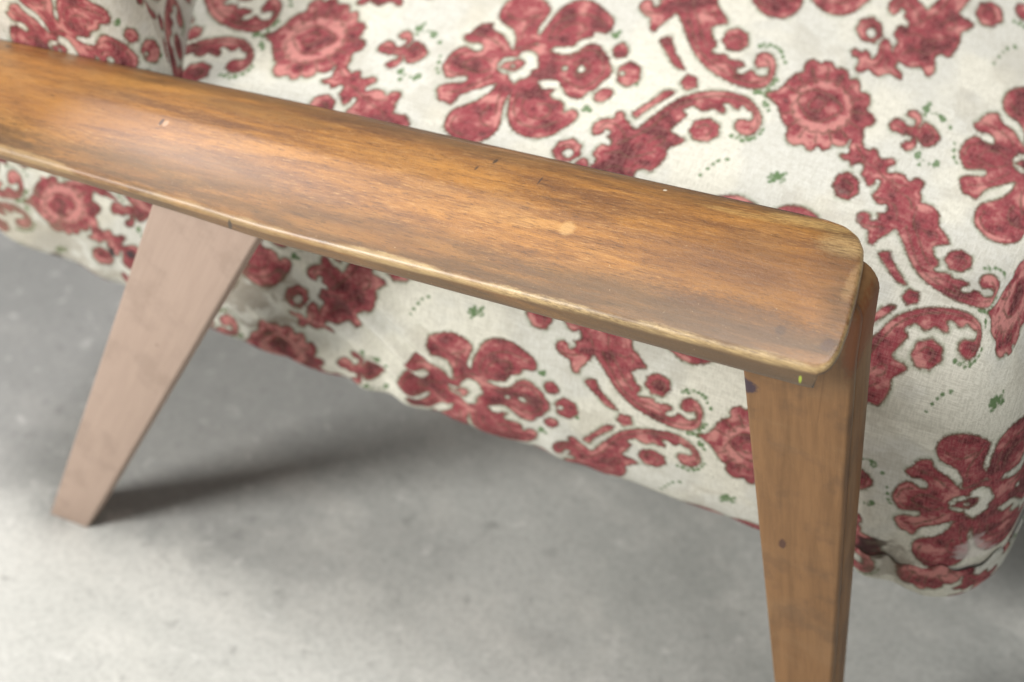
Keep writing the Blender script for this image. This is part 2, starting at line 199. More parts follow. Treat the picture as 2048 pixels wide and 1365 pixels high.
for (cx, cy, r, a) in TONE:
    for off in ((0, 0), (PU/2, PV/2)):
        ix, Ug, Vg = window(cx+off[0]-3*r, cx+off[0]+3*r, cy+off[1]-3*r, cy+off[1]+3*r)
        F_tone[ix] += a*np.exp(-((Ug-cx-off[0])**2+(Vg-cy-off[1])**2)/(r*r))
F_ink = np.full((NU, NV), -12.0)
def open_smooth(p, k=4):
    p = np.array(p, float); q = np.vstack([2*p[0]-p[1], p, 2*p[-1]-p[-2]]); out = []
    for i in range(1, len(q)-2):
        for a_ in range(k):
            s = a_/k; p0, p1, p2, p3 = q[i-1:i+3]
            out.append(0.5*((2*p1)+(-p0+p2)*s+(2*p0-5*p1+4*p2-p3)*s*s+(-p0+3*p1-3*p2+p3)*s**3))
    out.append(p[-1]); return np.array(out)
for (wd, pl) in INK:
    q0 = open_smooth(pl)
    for off in ((0, 0), (PU/2, PV/2)):
        q = q0+np.array(off); lo = q.min(0)-10; hi = q.max(0)+10
        ix, Ug, Vg = window(lo[0], hi[0], lo[1], hi[1]); d = np.full(Ug.shape, 1e9)
        for (ax, ay), (bx, by) in zip(q[:-1], q[1:]):
            ex, ey = bx-ax, by-ay; tt = np.clip(((Ug-ax)*ex+(Vg-ay)*ey)/(ex*ex+ey*ey+1e-9), 0, 1)
            d = np.minimum(d, np.hypot(Ug-ax-tt*ex, Vg-ay-tt*ey))
        F_ink[ix] = np.maximum(F_ink[ix], wd-d)
def vnoise(x, y, scale, seed, octv=4, gain=0.6):
    r = np.random.RandomState(seed); G = r.rand(64, 64); out = 0; amp = 1; tot = 0
    for o in range(octv):
        X_, Y_ = x*scale*2**o+17.3*o, y*scale*2**o+9.1*o
        i = np.floor(X_).astype(int); j = np.floor(Y_).astype(int); fx = X_-i; fy = Y_-j
        fx = fx*fx*(3-2*fx); fy = fy*fy*(3-2*fy)
        g = lambda a, b: G[a % 64, b % 64]
        out = out+amp*(g(i, j)*(1-fx)*(1-fy)+g(i+1, j)*fx*(1-fy)+g(i, j+1)*(1-fx)*fy+g(i+1, j+1)*fx*fy); tot += amp; amp *= gain
    return (out/tot-0.5)*1.5+0.5
def sample(F, u, v):
    x = (u/su) % NU; y = (v/sv) % NV
    i = np.floor(x).astype(int); j = np.floor(y).astype(int); fx = x-i; fy = y-j
    i %= NU; j %= NV; i2 = (i+1) % NU; j2 = (j+1) % NV
    return F[i, j]*(1-fx)*(1-fy)+F[i2, j]*fx*(1-fy)+F[i, j2]*(1-fx)*fy+F[i2, j2]*fx*fy

FAB_MARKS = [((-0.696, 0.1459, 0.2057), 0.006, (1, 0.6, 1), (0.0176, 0.0144, 0.0176), 0.9), ((-0.63, 0.1366, 0.2436), 0.005, (1, 0.6, 0.6), (0.016, 0.013, 0.016), 0.9), ((-0.612, 0.1355, 0.2461), 0.004, (1, 0.6, 1), (0.0452, 0.0395, 0.0452), 0.8), ((-0.512, 0.1343, 0.2449), 0.035, (0.7, 0.6, 1), (0.1878, 0.1384, 0.0887), 0.55), ((-0.712, 0.1373, 0.2287), 0.04, (0.7, 0.6, 1), (0.2623, 0.2086, 0.1384), 0.4), ((0.012, 0.1363, 0.2042), 0.012, (1, 0.6, 1), (0.0252, 0.0176, 0.016), 0.85), ((0.024, 0.1424, 0.192), 0.02, (1, 0.6, 1), (0.1878, 0.1441, 0.1022), 0.5), ((0.0822, 0.1487, 0.226), 0.012, (1, 0.6, 1), (0.7157, 0.6584, 0.6308), 0.5), ((-0.07, 0.2041, 0.3925), 0.03, (1, 0.6, 1), (0.491, 0.4564, 0.3916), 0.3)]  # the near-black mark beside the front leg is painted shade of the fold's gap
def mat_fabric():
    t = NT("printed_cotton"); p = t.obj()
    wx = t.noise(t.vmul(p, (1.0, 14.0, 14.0)), 95, 1, 0.6)        # warp and weft slubs
    wy = t.noise(t.vmul(p, (14.0, 1.6, 1.6)), 95, 1, 0.6)
    weave = t.math('ADD', t.math('MULTIPLY', wx, 0.5), t.math('MULTIPLY', wy, 0.5))
    n1 = t.noise(p, 300, 3, 0.65); n2 = t.attr("mottle"); n3 = t.attr("fade")
    wob = t.math('MULTIPLY', t.math('SUBTRACT', n1, 0.5), 7.0)
    d = t.math('ADD', t.attr("red"), wob)
    g = t.math('ADD', t.attr("green"), wob)
    cream = t.mix(t.ramp(n3, 0.36, 0.66), srgb(224, 221, 207), srgb(212, 211, 202))
    cream = t.mix(t.ramp(weave, 0.42, 0.60, 0, 0.5), cream, srgb(178, 175, 160))
    soil = t.attr("soil")
    cream = t.mix(t.ramp(soil, 0.58, 0.80, 0, 0.25), cream, srgb(158, 150, 132))
    gk = t.math('MULTIPLY', t.ramp(g, -2.5, 2.0), t.ramp(n1, 0.25, 0.55, 0.45, 0.95))
    c = t.mix(gk, cream, srgb(86, 116, 70))
    halo = t.math('MULTIPLY', t.ramp(d, -10.0, -3.0), t.ramp(n2, 0.40, 0.62, 0.0, 0.35))       # faint green second outline
    c = t.mix(halo, c, srgb(126, 138, 106))
    tone = t.math('ADD', t.math('MULTIPLY', t.attr("tone"), 1.2), t.math('MULTIPLY', t.math('SUBTRACT', n2, 0.5), 5.0))
    tone = t.math('ADD', tone, t.math('MULTIPLY', t.math('SUBTRACT', n1, 0.5), 3.5))
    rim = t.math('MULTIPLY', t.ramp(d, 3.0, 7.0), t.ramp(d, 13.0, 8.5))
    tone = t.math('ADD', tone, t.math('MULTIPLY', rim, t.ramp(n3, 0.35, 0.65, 0.0, 0.8)))   # pale inner contour, here and there
    red = t.mix(t.ramp(tone, -2.0, 0.1), srgb(86, 30, 36), srgb(142, 58, 66))
    red = t.mix(t.ramp(tone, 0.2, 2.0), red, srgb(196, 130, 124))
    ik = t.math('MULTIPLY', t.ramp(t.math('ADD', t.attr("ink"), t.math('MULTIPLY', wob, 0.35)), -2.0, 1.5), t.ramp(n1, 0.3, 0.6, 0.3, 0.8))
    red = t.mix(ik, red, srgb(92, 66, 50))
    red = t.mix(t.ramp(n1, 0.52, 0.72, 0, 0.45), red, srgb(104, 80, 64))
    red = t.mix(t.ramp(weave, 0.44, 0.60, 0, 0.30), red, srgb(190, 132, 128))
    c = t.mix(t.ramp(d, -2.2, 2.2), c, red)
    edge = t.math('MULTIPLY', t.ramp(d, -5.0, -0.5), t.ramp(d, 4.5, 1.0))
    c = t.mix(t.math('MULTIPLY', edge, t.ramp(n1, 0.3, 0.62, 0.2, 0.75)), c, srgb(90, 78, 56))
    t.ragn = n2
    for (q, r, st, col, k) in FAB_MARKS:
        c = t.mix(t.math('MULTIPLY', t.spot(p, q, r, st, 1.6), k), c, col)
    t.put(t.b.inputs['Base Color'], c)
    t.b.inputs['Roughness'].default_value = 0.9
    t.bump(weave, 0.6, 0.0014)
    return t.m
M_FABRIC = mat_fabric()

def grid_mesh(name, P, u, v, mat):
    """P[i,j,3] grid -> mesh with the print's distance fields as point attributes"""
    ni, nj = P.shape[:2]
    idx = np.arange(ni*nj).reshape(ni, nj)
    f = np.stack([idx[:-1, :-1], idx[1:, :-1], idx[1:, 1:], idx[:-1, 1:]], -1).reshape(-1, 4)
    me = bpy.data.meshes.new(name)
    me.vertices.add(ni*nj); me.vertices.foreach_set('co', P.reshape(-1).astype(np.float32))
    me.loops.add(f.size); me.loops.foreach_set('vertex_index', f.reshape(-1).astype(np.int32))
    me.polygons.add(len(f)); me.polygons.foreach_set('loop_start', (np.arange(len(f))*4).astype(np.int32))
    me.update(calc_edges=True)
    for k, F in (("red", F_red), ("green", F_grn), ("tone", F_tone), ("ink", F_ink)):
        a = me.attributes.new(k, 'FLOAT', 'POINT')
        a.data.foreach_set('value', sample(F, u.reshape(-1), v.reshape(-1)).astype(np.float32))
    su_, sv_ = u.reshape(-1)*0.00034, v.reshape(-1)*0.00045
    for k, sc, sd in (("fade", 16, 1), ("soil", 24, 2), ("mottle", 95, 3)):
        a = me.attributes.new(k, 'FLOAT', 'POINT'); a.data.foreach_set('value', vnoise(su_, sv_, sc, sd).astype(np.float32))
    me.validate()
    return attach(link(name, me, mat))

# ---- seat: fabric drawn over the edge roll, down the side and under
def hash_noise(x, y, seed=0):
    r = np.random.RandomState(seed); s = np.zeros_like(x)
    for k in range(14):
        a = r.rand()*6.283; f = 14+70*r.rand()**1.6; ph = r.rand()*6.283
        s += np.sin((x*np.cos(a)+y*np.sin(a))*f+ph)/(1+f/25)
    return s/6
def seat_grid(step=0.00125):
    XF, YW, RC = 0.098, 0.140, 0.050          # front plane, side plane, plan corner radius
    # path along the side (a = 0 at the corner start, negative backwards), round the corner, across the front
    a1 = np.arange(-0.92, 0.0, step)
    arc = RC*math.pi/2
    a2 = np.linspace(0, arc, 48, endpoint=False)
    a3 = np.arange(arc, arc+0.50, step*1.6)
    a = np.concatenate([a1, a2, a3])
    # profile
    zb, rb, zt, rt = 0.164, 0.042, 0.392, 0.062
    q = np.arange(0, 1, 1.0)
    s_list = [(-0.16, 0), ]
    prof = []
    for n_ in np.linspace(0.20, rb, 30, endpoint=False): prof.append((n_, zb))
    for th in np.arange(0, math.pi/2, step/rb): prof.append((rb-rb*math.sin(th), zb+rb-rb*math.cos(th)))
    for z_ in np.arange(zb+rb, zt-rt, step): prof.append((-0.006*math.sin(math.pi*(z_-zb-rb)/(zt-rt-zb-rb)), z_))
    for th in np.arange(0, math.pi/2, step/rt): prof.append((rt-rt*math.cos(th), zt-rt+rt*math.sin(th)))
    for n_ in np.arange(rt, 0.50, step*1.1): prof.append((n_, zt+0.02*math.sin(min(1, (n_-rt)/0.3)*math.pi/2)))
    for th in np.linspace(0.1, math.pi/2, 10): prof.append((0.50+0.06*math.sin(th), zt+0.02-0.06*(1-math.cos(th))))
    prof.append((0.562, 0.25)); prof.append((0.55, 0.17)); prof = np.array(prof)
    seg = np.hypot(*np.diff(prof, axis=0).T); s = np.concatenate([[0], np.cumsum(seg)])
    s -= s[np.argmin(abs(prof[:, 1]-(zb+rb)))]   # s = 0 where the straight wall starts
    A, Nn = np.meshgrid(a, prof[:, 0], indexing='ij'); S, Z = np.meshgrid(a*0, prof[:, 1], indexing='ij')[0]*0+s, np.meshgrid(a, prof[:, 1], indexing='ij')[1]
    XC, YC = XF-RC, YW+RC
    r = np.maximum(RC-Nn, 0.0); ex = np.maximum(Nn-RC, 0.0)
    th = np.clip(A, 0, arc)/RC
    X = np.where(A < 0, np.minimum(XC+A, XC-ex), XC-ex+r*np.sin(th))
    Y = YC+ex-r*np.cos(th)
    Y = np.where(A > arc, np.maximum(Y+(A-arc), YC+ex), Y)
    # back end of the side rises a little
    rise = np.clip(-0.53-X, 0, 1)
    Z = Z+0.16*rise*np.clip(1-(Z-zb)/0.12, 0, 1)
    Z = Z-0.014*np.clip((X+0.6)/0.7, 0, 1.2)*np.clip(1-(Z-zb)/0.15, 0, 1)
    cr = lambda d: np.sin(np.clip((d-rt)/0.3, 0, 1)*math.pi/2)
    Z = np.where((Nn > rt) & (Nn < 0.5001) & (Z > zt-0.02), zt+0.022*cr(Y-YW)*cr(XF-X)*np.clip((0.72-Y)/0.2, 0, 1)**0.5, Z)
    # developed cloth coordinates: Q along the side, S up the side and over the top
    k = np.clip(1-Nn/RC, 0, 1)
    Q = np.where(A < 0, X, X+(XC+A-X)*k)
    top = np.argmax(s > s[np.argmax(prof[:, 1] >= zt-rt)]+rt*0.9)
    S2 = np.interp(Y-YW, prof[top:, 0], s[top:])
    S = np.where(A < 0, S, S+(S2-S)*(1-k)**2*(S > s[top]))
    # drawn-fabric unevenness and puckers by the bottom edge
    w = hash_noise(Q, S, 3)*0.0016
    low = np.exp(-((S+0.01)/0.035)**2)
    w = w+low*0.0034*np.sin(Q*120+2.0*np.sin(Q*31))*(0.5+0.5*np.sin(Q*17+1))
    rear = np.exp(-((Q+0.40)/0.13)**2)*np.exp(-((S-0.03)/0.06)**2)
    w = w+rear*0.0035*np.sin((Q*0.75+S*1.1)*150+2.2*np.sin(Q*37+S*20))
    Y = Y-w*np.clip(1-ex/0.02, 0, 1)
    Z = Z+np.clip((Nn-0.02)/0.05, 0, 1)*w*0.9-0.003*low*np.abs(np.sin(Q*46+1.7*np.sin(Q*13)))
    # close the far side of the front part
    X0, Y0, Z0, Q0, S0 = X[-1:].copy(), Y[-1:].copy(), np.minimum(Z[-1:], zt), Q[-1:].copy(), S[-1:].copy()
    for th in np.linspace(0.2, math.pi/2, 7):
        X = np.vstack([X, X0]); Y = np.vstack([Y, Y0+0.012*math.sin(th)]); Z = np.vstack([Z, Z0-np.maximum(Z0-0.17, 0)*(1-math.cos(th))])
        Q = np.vstack([Q, Q0]); S = np.vstack([S, S0+0.12*th])
    return np.stack([X, Y, Z], -1), Q, S
UVFIT = [[819.979, 2764.721, 8.338, -83.373, 669.601, 948.073, -194.222, -143.254, 731.261, -421.112], [876.975, 300.439, -2859.091, -210.271, -312.662, 1664.397, 417.717, 166.079, 123.448, -431.386]]
def seat_uv(A0, S0):
    A = np.minimum(A0, 0.2); S = np.minimum(S0, 0.62)
    T = np.stack([A**0, A, S, A*S, A*A, S*S, A*A*S, A*S*S, A**3, S**3], -1)
    c = np.array(UVFIT)
    return T@c[0]+(A0-A)*2900, T@c[1]-(S0-S)*2100
P, A, S = seat_grid()
u, v = seat_uv(A, S)
seat = grid_mesh("seat", P, u, v, M_FABRIC)

# ---- backrest: barrel-shaped, raked, rising from the rear of the seat
def backrest_grid(step=0.002):
    ym, hw = 0.42, 0.285
    front = []
    yy = np.arange(-hw+0.03, hw-0.03, step)
    for y_ in yy: front.append((-0.633+1.125*y_*y_-0.006, ym+y_))
    pts = []
    xs = front[0][0]
    for x_ in np.arange(-0.93, xs-0.035, step): pts.append((x_, ym-hw))
    c0 = (xs-0.035, ym-hw+0.035)
    for th in np.linspace(0, math.pi/2, 26): pts.append((c0[0]+0.035*math.sin(th), c0[1]-0.035*math.cos(th)))
    front = [f for f in front if f[1] > c0[1]+0.004 and f[1] < 2*ym-c0[1]-0.004]
    pts += front
    for th in np.linspace(math.pi/2, 0, 26): pts.append((c0[0]+0.035*math.sin(th), 2*ym-c0[1]+0.035*math.cos(th)))
    for x_ in np.arange(xs-0.035, -0.93, -step): pts.append((x_, ym+hw))
    pts.append((-0.93, ym-hw))
    pts = np.array(pts); L = np.concatenate([[0], np.cumsum(np.hypot(*np.diff(pts, axis=0).T))])
    z = np.concatenate([np.arange(0.30, 0.56, step), 0.56+0.06*np.sin(np.linspace(0, math.pi/2, 16))])
    ins = np.concatenate([np.zeros(len(z)-16), 0.06*(1-np.cos(np.linspace(0, math.pi/2, 16)))])
    ins2 = np.linspace(0.07, 0.1985, 44); z = np.concatenate([z, z[-1]+0.010*np.sin(np.linspace(0, 1.5, 44))]); ins = np.concatenate([ins, ins2])
    cx, cy = -0.78, ym
    X = pts[:, 0][:, None]+np.zeros(len(z)); Y = pts[:, 1][:, None]+np.zeros(len(z))
    k = 1-ins/0.2
    X = cx+(X-cx)*k-0.28*(z-0.39); Y = cy+(Y-cy)*k
    top = np.clip((-0.57-pts[:, 0])/0.25, 0, 1)[:, None]          # low by the seat, sweeping up to the rear
    Z = 0.30+(z-0.30)*(0.86+0.85*top*top*(3-2*top))
    X = X+0.28*(z-0.39)-0.28*(Z-0.39)
    w = hash_noise(L[:, None]+0*z, Z, 8)*0.002
    return np.stack([X+w, Y-w, Z], -1), L[:, None]+0*z, Z+ins
Pb, Lb, Zb = backrest_grid()
backrest = grid_mesh("backrest", Pb, Lb/0.00033+640, -Zb/0.00036+150, M_FABRIC)

# ------------------------------------------------------------------ wood
def mat_wood(kind):
    t = NT("varnished_wood_"+kind); p = t.obj()
    arm = kind == 'arm'
    gv = (1.0, 11.0, 11.0) if arm else (10.0, 10.0, 1.0)
    rake = {'arm': 0.0, 'front': -0.109, 'rear': 0.452}[kind]
    if rake:
        sx = t.n('ShaderNodeSeparateXYZ'); t.put(sx.inputs[0], p); cx = t.n('ShaderNodeCombineXYZ')
        t.put(cx.inputs[0], t.math('SUBTRACT', sx.outputs[0], t.math('MULTIPLY', sx.outputs[2], rake))); t.put(cx.inputs[1], sx.outputs[1]); t.put(cx.inputs[2], sx.outputs[2])
        pr = cx.outputs[0]
    else: pr = p
    gp = t.vmul(pr, gv)
    g1 = t.noise(gp, 13, 5, 0.66, 0.2); g2 = t.noise(gp, 34, 5, 0.65, 0.1); g3 = t.noise(t.vmul(pr, tuple(3*q for q in gv)), 46, 3, 0.6)
    m = t.noise(t.vmul(p, (1.0, 2.4, 2.4)), 11, 4, 0.6, 0.3); fl = t.noise(p, 420, 3, 0.7)
    if arm:
        f1 = t.noise(t.vmul(p, (1.0, 13.0, 13.0)), 60, 4, 0.78, 0.1)      # pores and short fibres
        f2 = t.noise(t.vmul(p, (1.0, 7.0, 7.0)), 5.5, 3, 0.55, 0.6)        # broad bands of tone
        c = t.mix(t.ramp(g1, 0.32, 0.68), srgb(132, 88, 44), srgb(172, 118, 54))
        c = t.mix(t.ramp(f2, 0.50, 0.68, 0, 0.60), c, srgb(100, 66, 44))
        c = t.mix(t.ramp(f2, 0.48, 0.28, 0, 0.55), c, srgb(190, 134, 62))
        c = t.mix(t.ramp(m, 0.50, 0.70, 0, 0.45), c, srgb(166, 122, 72))
        c = t.mix(t.ramp(f1, 0.48, 0.34, 0, 0.62), c, srgb(72, 50, 32))
        c = t.mix(t.ramp(f1, 0.54, 0.68, 0, 0.55), c, srgb(198, 154, 96))
        t.ragn = t.noise(t.vmul(p, (1.0, 3.5, 3.5)), 240, 4, 0.7)
        e = t.attr("edge")          # metres from the top edge, along the surface
        dirt = t.math('MULTIPLY', t.ramp(e, 0.034, 0.006), t.ramp(t.noise(gp, 7, 4, 0.6, 0.4), 0.38, 0.58, 0.25, 0.85))
        c = t.mix(t.math('MULTIPLY', dirt, t.ramp(f1, 0.3, 0.6, 1.0, 0.7)), c, srgb(82, 62, 34))
        lo = t.noise(t.vmul(p, (1.0, 0.25, 0.25)), 9, 3, 0.5); hi = t.noise(t.vmul(p, (1, 2.5, 2.5)), 85, 4, 0.65)
        wid = t.math('ADD', t.ramp(lo, 0.36, 0.66, -0.0020, 0.0016), t.math('MULTIPLY', t.math('SUBTRACT', hi, 0.5), 0.0026))
        wear = t.math('MULTIPLY', t.ramp(t.math('SUBTRACT', e, wid), 0.0012, -0.0008), t.ramp(t.math('ADD', e, t.math('MULTIPLY', wid, 0.4)), -0.0045, -0.0015))
        wear = t.math('MULTIPLY', wear, t.ramp(hi, 0.25, 0.5, 0.5, 0.95))
        c = t.mix(t.math('MULTIPLY', wear, t.attr("wear")), c, srgb(206, 176, 124))
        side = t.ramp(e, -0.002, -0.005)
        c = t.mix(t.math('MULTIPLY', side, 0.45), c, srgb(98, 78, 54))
        # pale worn patches, dark nicks and scratches
        for (q, r, st, col, k) in ARM_MARKS:
            k_ = t.math('MULTIPLY', t.spot(p, q, r, st, 1.1 if r > 0.006 else 0.5), k)
            if r > 0.006: k_ = t.math('MULTIPLY', k_, t.ramp(f1, 0.36, 0.62, 0.25, 1.0))
            c = t.mix(k_, c, col)
        c = t.mix(t.ramp(fl, 0.66, 0.78, 0, 0.35), c, srgb(236, 212, 170))
        c = t.mix(t.ramp(fl, 0.34, 0.24, 0, 0.45), c, srgb(60, 40, 26))
        t.b.inputs['Roughness'].default_value = 0.46
        t.put(t.b.inputs['Roughness'], t.ramp(g2, 0.3, 0.7, 0.40, 0.56))
        t.b.inputs['Coat Weight'].default_value = 0.55; t.b.inputs['Coat Roughness'].default_value = 0.34
        t.bump(t.math('ADD', t.math('MULTIPLY', f1, 0.8), t.math('MULTIPLY', fl, 0.7)), 0.55, 0.0010)
    else:
        a, b = {'front': (srgb(122, 88, 54), srgb(142, 104, 66)), 'rear': (srgb(170, 147, 132), srgb(177, 154, 139))}[kind]  # same wood; rear is paler because glare is put into its colour
        c = t.mix(t.ramp(g1, 0.3, 0.7), a, b)
        c = t.mix(t.ramp(g2, 0.44, 0.28, 0, 0.22 if kind == 'front' else 0.08), c, srgb(92, 66, 42))
        c = t.mix(t.ramp(m, 0.50, 0.72, 0, 0.25 if kind == 'front' else 0.0), c, srgb(152, 122, 88))
        c = t.mix(t.ramp(fl, 0.62, 0.8, 0, 0.25), c, srgb(176, 146, 108))
        c = t.mix(t.ramp(t.noise(p, 30, 4, 0.6), 0.5, 0.32, 0, 0.35 if kind == 'front' else 0.15), c, srgb(84, 64, 48))
        t.ragn = t.noise(p, 300, 3, 0.6)
        for (q, r, st, col, k) in LEG_MARKS.get(kind, []):
            c = t.mix(t.math('MULTIPLY', t.spot(p, q, r, st, 1.0), k), c, col)
        t.b.inputs['Roughness'].default_value = 0.5
        t.bump(fl, 0.12, 0.0006)
    t.put(t.b.inputs['Base Color'], c)
    return t.m

# cross-section of the armrest: shallow dish at the outer side, rolling over at the inner side
_gy = np.linspace(-0.02, 0.16, 361)
_gs = np.interp(_gy, [-0.02, 0.0, 0.03, 0.06, 0.085, 0.105, 0.125, 0.16], [0.44, 0.42, 0.31, 0.16, -0.02, -0.21, -0.40, -0.52])
_gz = np.cumsum(_gs)*(_gy[1]-_gy[0]); _gz -= np.interp(0.0, _gy, _gz)
def arm_top(x, y):
    return 0.490+0.100*x-0.03*np.clip(x, -1, 0)**2*0+np.interp(y, _gy, _gz)
ARM_OUTLINE = [(-0.8, 0.0232), (-0.6398, 0.0166), (-0.6129, 0.0156), (-0.5257, 0.0119), (-0.4546, 0.0087), (-0.3937, 0.005), (-0.288, 0.0036), (-0.1815, 0.0021), (-0.1141, 0.0013), (-0.0494, 0.0005), (-0.0274, 0.0005), (-0.0149, 0.0004), (-0.006, 0.0011), (-0.0012, 0.0061), (0.0005, 0.0158), (-0.0006, 0.0321), (-0.0046, 0.0578), (-0.0097, 0.0828), (-0.0142, 0.097), (-0.0217, 0.1106), (-0.034, 0.1227), (-0.0498, 0.1294), (-0.1005, 0.1305), (-0.2067, 0.1328), (-0.3205, 0.1365), (-0.4422, 0.1406), (-0.5385, 0.1397), (-0.6229, 0.1407), (-0.7043, 0.1392), (-0.7318, 0.1383), (-0.8, 0.1368)]
def make_armrest(name):
    pts = np.array(ARM_OUTLINE)
    # dense resample of the plan outline: near side back->front, round the end, far side front->back
    seg = np.hypot(*np.diff(pts, axis=0).T); L = np.concatenate([[0], np.cumsum(seg)])
    n = 420
    # denser round the front end
    tt = np.linspace(0, 1, n); key = np.array([0, 0.30, 0.70, 1.0]); lf = np.array([0, ARM_FRONT[0], ARM_FRONT[1], L[-1]])
    l = np.interp(tt, key, lf)
    def smooth(z, k):
        for _ in range(k): z[1:-1] = 0.25*z[:-2]+0.5*z[1:-1]+0.25*z[2:]
        return z
    ox, oy = smooth(np.interp(l, L, pts[:, 0]), 4), smooth(np.interp(l, L, pts[:, 1]), 4)
    xf = ox.max()
    # foot of each outline point on the middle line
    mx = np.clip(ox, -2, xf-0.055)
    near = np.arange(n) < n//2
    yn = np.interp(mx, ox[:n//2], oy[:n//2]); yf = np.interp(mx, ox[n//2:][::-1], oy[n//2:][::-1])
    my = 0.5*(yn+yf)
    dx, dy = mx-ox, my-oy; D = np.hypot(dx, dy); ux, uy = dx/D, dy/D
    r = np.where(np.arange(n) < n//2, 0.0035, np.interp(ox, [xf-0.10, xf-0.03], [0.011, 0.0035]))
    rings = []      # (inset, drop from top, edge distance)
    th = np.interp(ox, [-0.8, -0.5, -0.1, 0.1], [0.011, 0.012, 0.018, 0.021])
    def ring(ins, z, e): rings.append((ox+ux*ins, oy+uy*ins, z, e+0*ox))
    ztop_e = arm_top(ox, oy)
    zn = arm_top(ox, np.interp(ox, ox[:n//2], oy[:n//2]))
    zbot = np.minimum(zn-th, ztop_e-0.008)
    def bot(ins): return zbot
    V = []; E = []
    def add(x, y, z, e): V.append(np.stack([x, y, z], -1)); E.append(e)
    one = np.ones(n)
    add(mx, my, zbot, -0.03*one)
    add(ox+ux*0.012, oy+uy*0.012, zbot, -0.02*one)
    add(ox+ux*0.005, oy+uy*0.005, zbot+0.0002, -0.017*one)
    add(ox+ux*0.0028, oy+uy*0.0028, zbot+0.0008, -0.016*one)
    add(ox+ux*0.0008, oy+uy*0.0008, zbot+0.0028, -0.014*one)
    for f in (0.25, 0.5, 0.75):
        add(ox, oy, zbot+0.002+(ztop_e-r-zbot-0.002)*f, -(0.014-0.012*f)*one)
    for k in range(6):
        a = k/5*math.pi/2; ins = r*(1-math.cos(a))
        x, y = ox+ux*ins, oy+uy*ins
        add(x, y, arm_top(x, y)-r*(1-math.sin(a)), (-0.0025+0.003*k/5)*one)
    for ins in (0.005, 0.007, 0.010, 0.014, 0.019, 0.025, 0.032):
        k = np.minimum(ins, D*0.92)
        x, y = ox+ux*k, oy+uy*k; add(x, y, arm_top(x, y), k-0.003)
    k = np.maximum(D*0.95, 0); x, y = ox+ux*k, oy+uy*k; add(x, y, arm_top(x, y), k)
    add(mx, my, arm_top(mx, my), D)
    V = np.array(V); E = np.array(E); m = len(V)
    # slight hand-worn unevenness
    hn = hash_noise(V[..., 0]*0.6, V[..., 1], 5)*0.0007
    V[..., 2] += hn
    idx = np.arange(m*n).reshape(m, n); F = []
    for i in range(m-1):
        for j in range(n-1): F.append((idx[i, j], idx[i, j+1], idx[i+1, j+1], idx[i+1, j]))
    F.append(tuple(int(idx[i, 0]) for i in range(m))[::1]); F.append(tuple(int(idx[i, n-1]) for i in range(m))[::-1])
    me = bpy.data.meshes.new(name); me.from_pydata(V.reshape(-1, 3).tolist(), [], [tuple(map(int, f)) for f in F])
    a = me.attributes.new("edge", 'FLOAT', 'POINT'); a.data.foreach_set('value', E.reshape(-1).astype(np.float32))
    # the outer and front edges are rubbed bare, the inner edge far less
    w = np.where(near, 1.0, np.clip((ox-(xf-0.06))/0.05, 0.12, 0.9)); w = np.clip(w*np.interp(ox, [-0.8, -0.45, -0.2], [0.25, 0.35, 1]), 0, 1)
    a = me.attributes.new("wear", 'FLOAT', 'POINT'); a.data.foreach_set('value', np.tile(w, m).astype(np.float32))
    bm = bmesh.new(); bm.from_mesh(me); bmesh.ops.remove_doubles(bm, verts=bm.verts, dist=1e-5)
    bmesh.ops.recalc_face_normals(bm, faces=bm.faces); bm.to_mesh(me); bm.free()
    return me
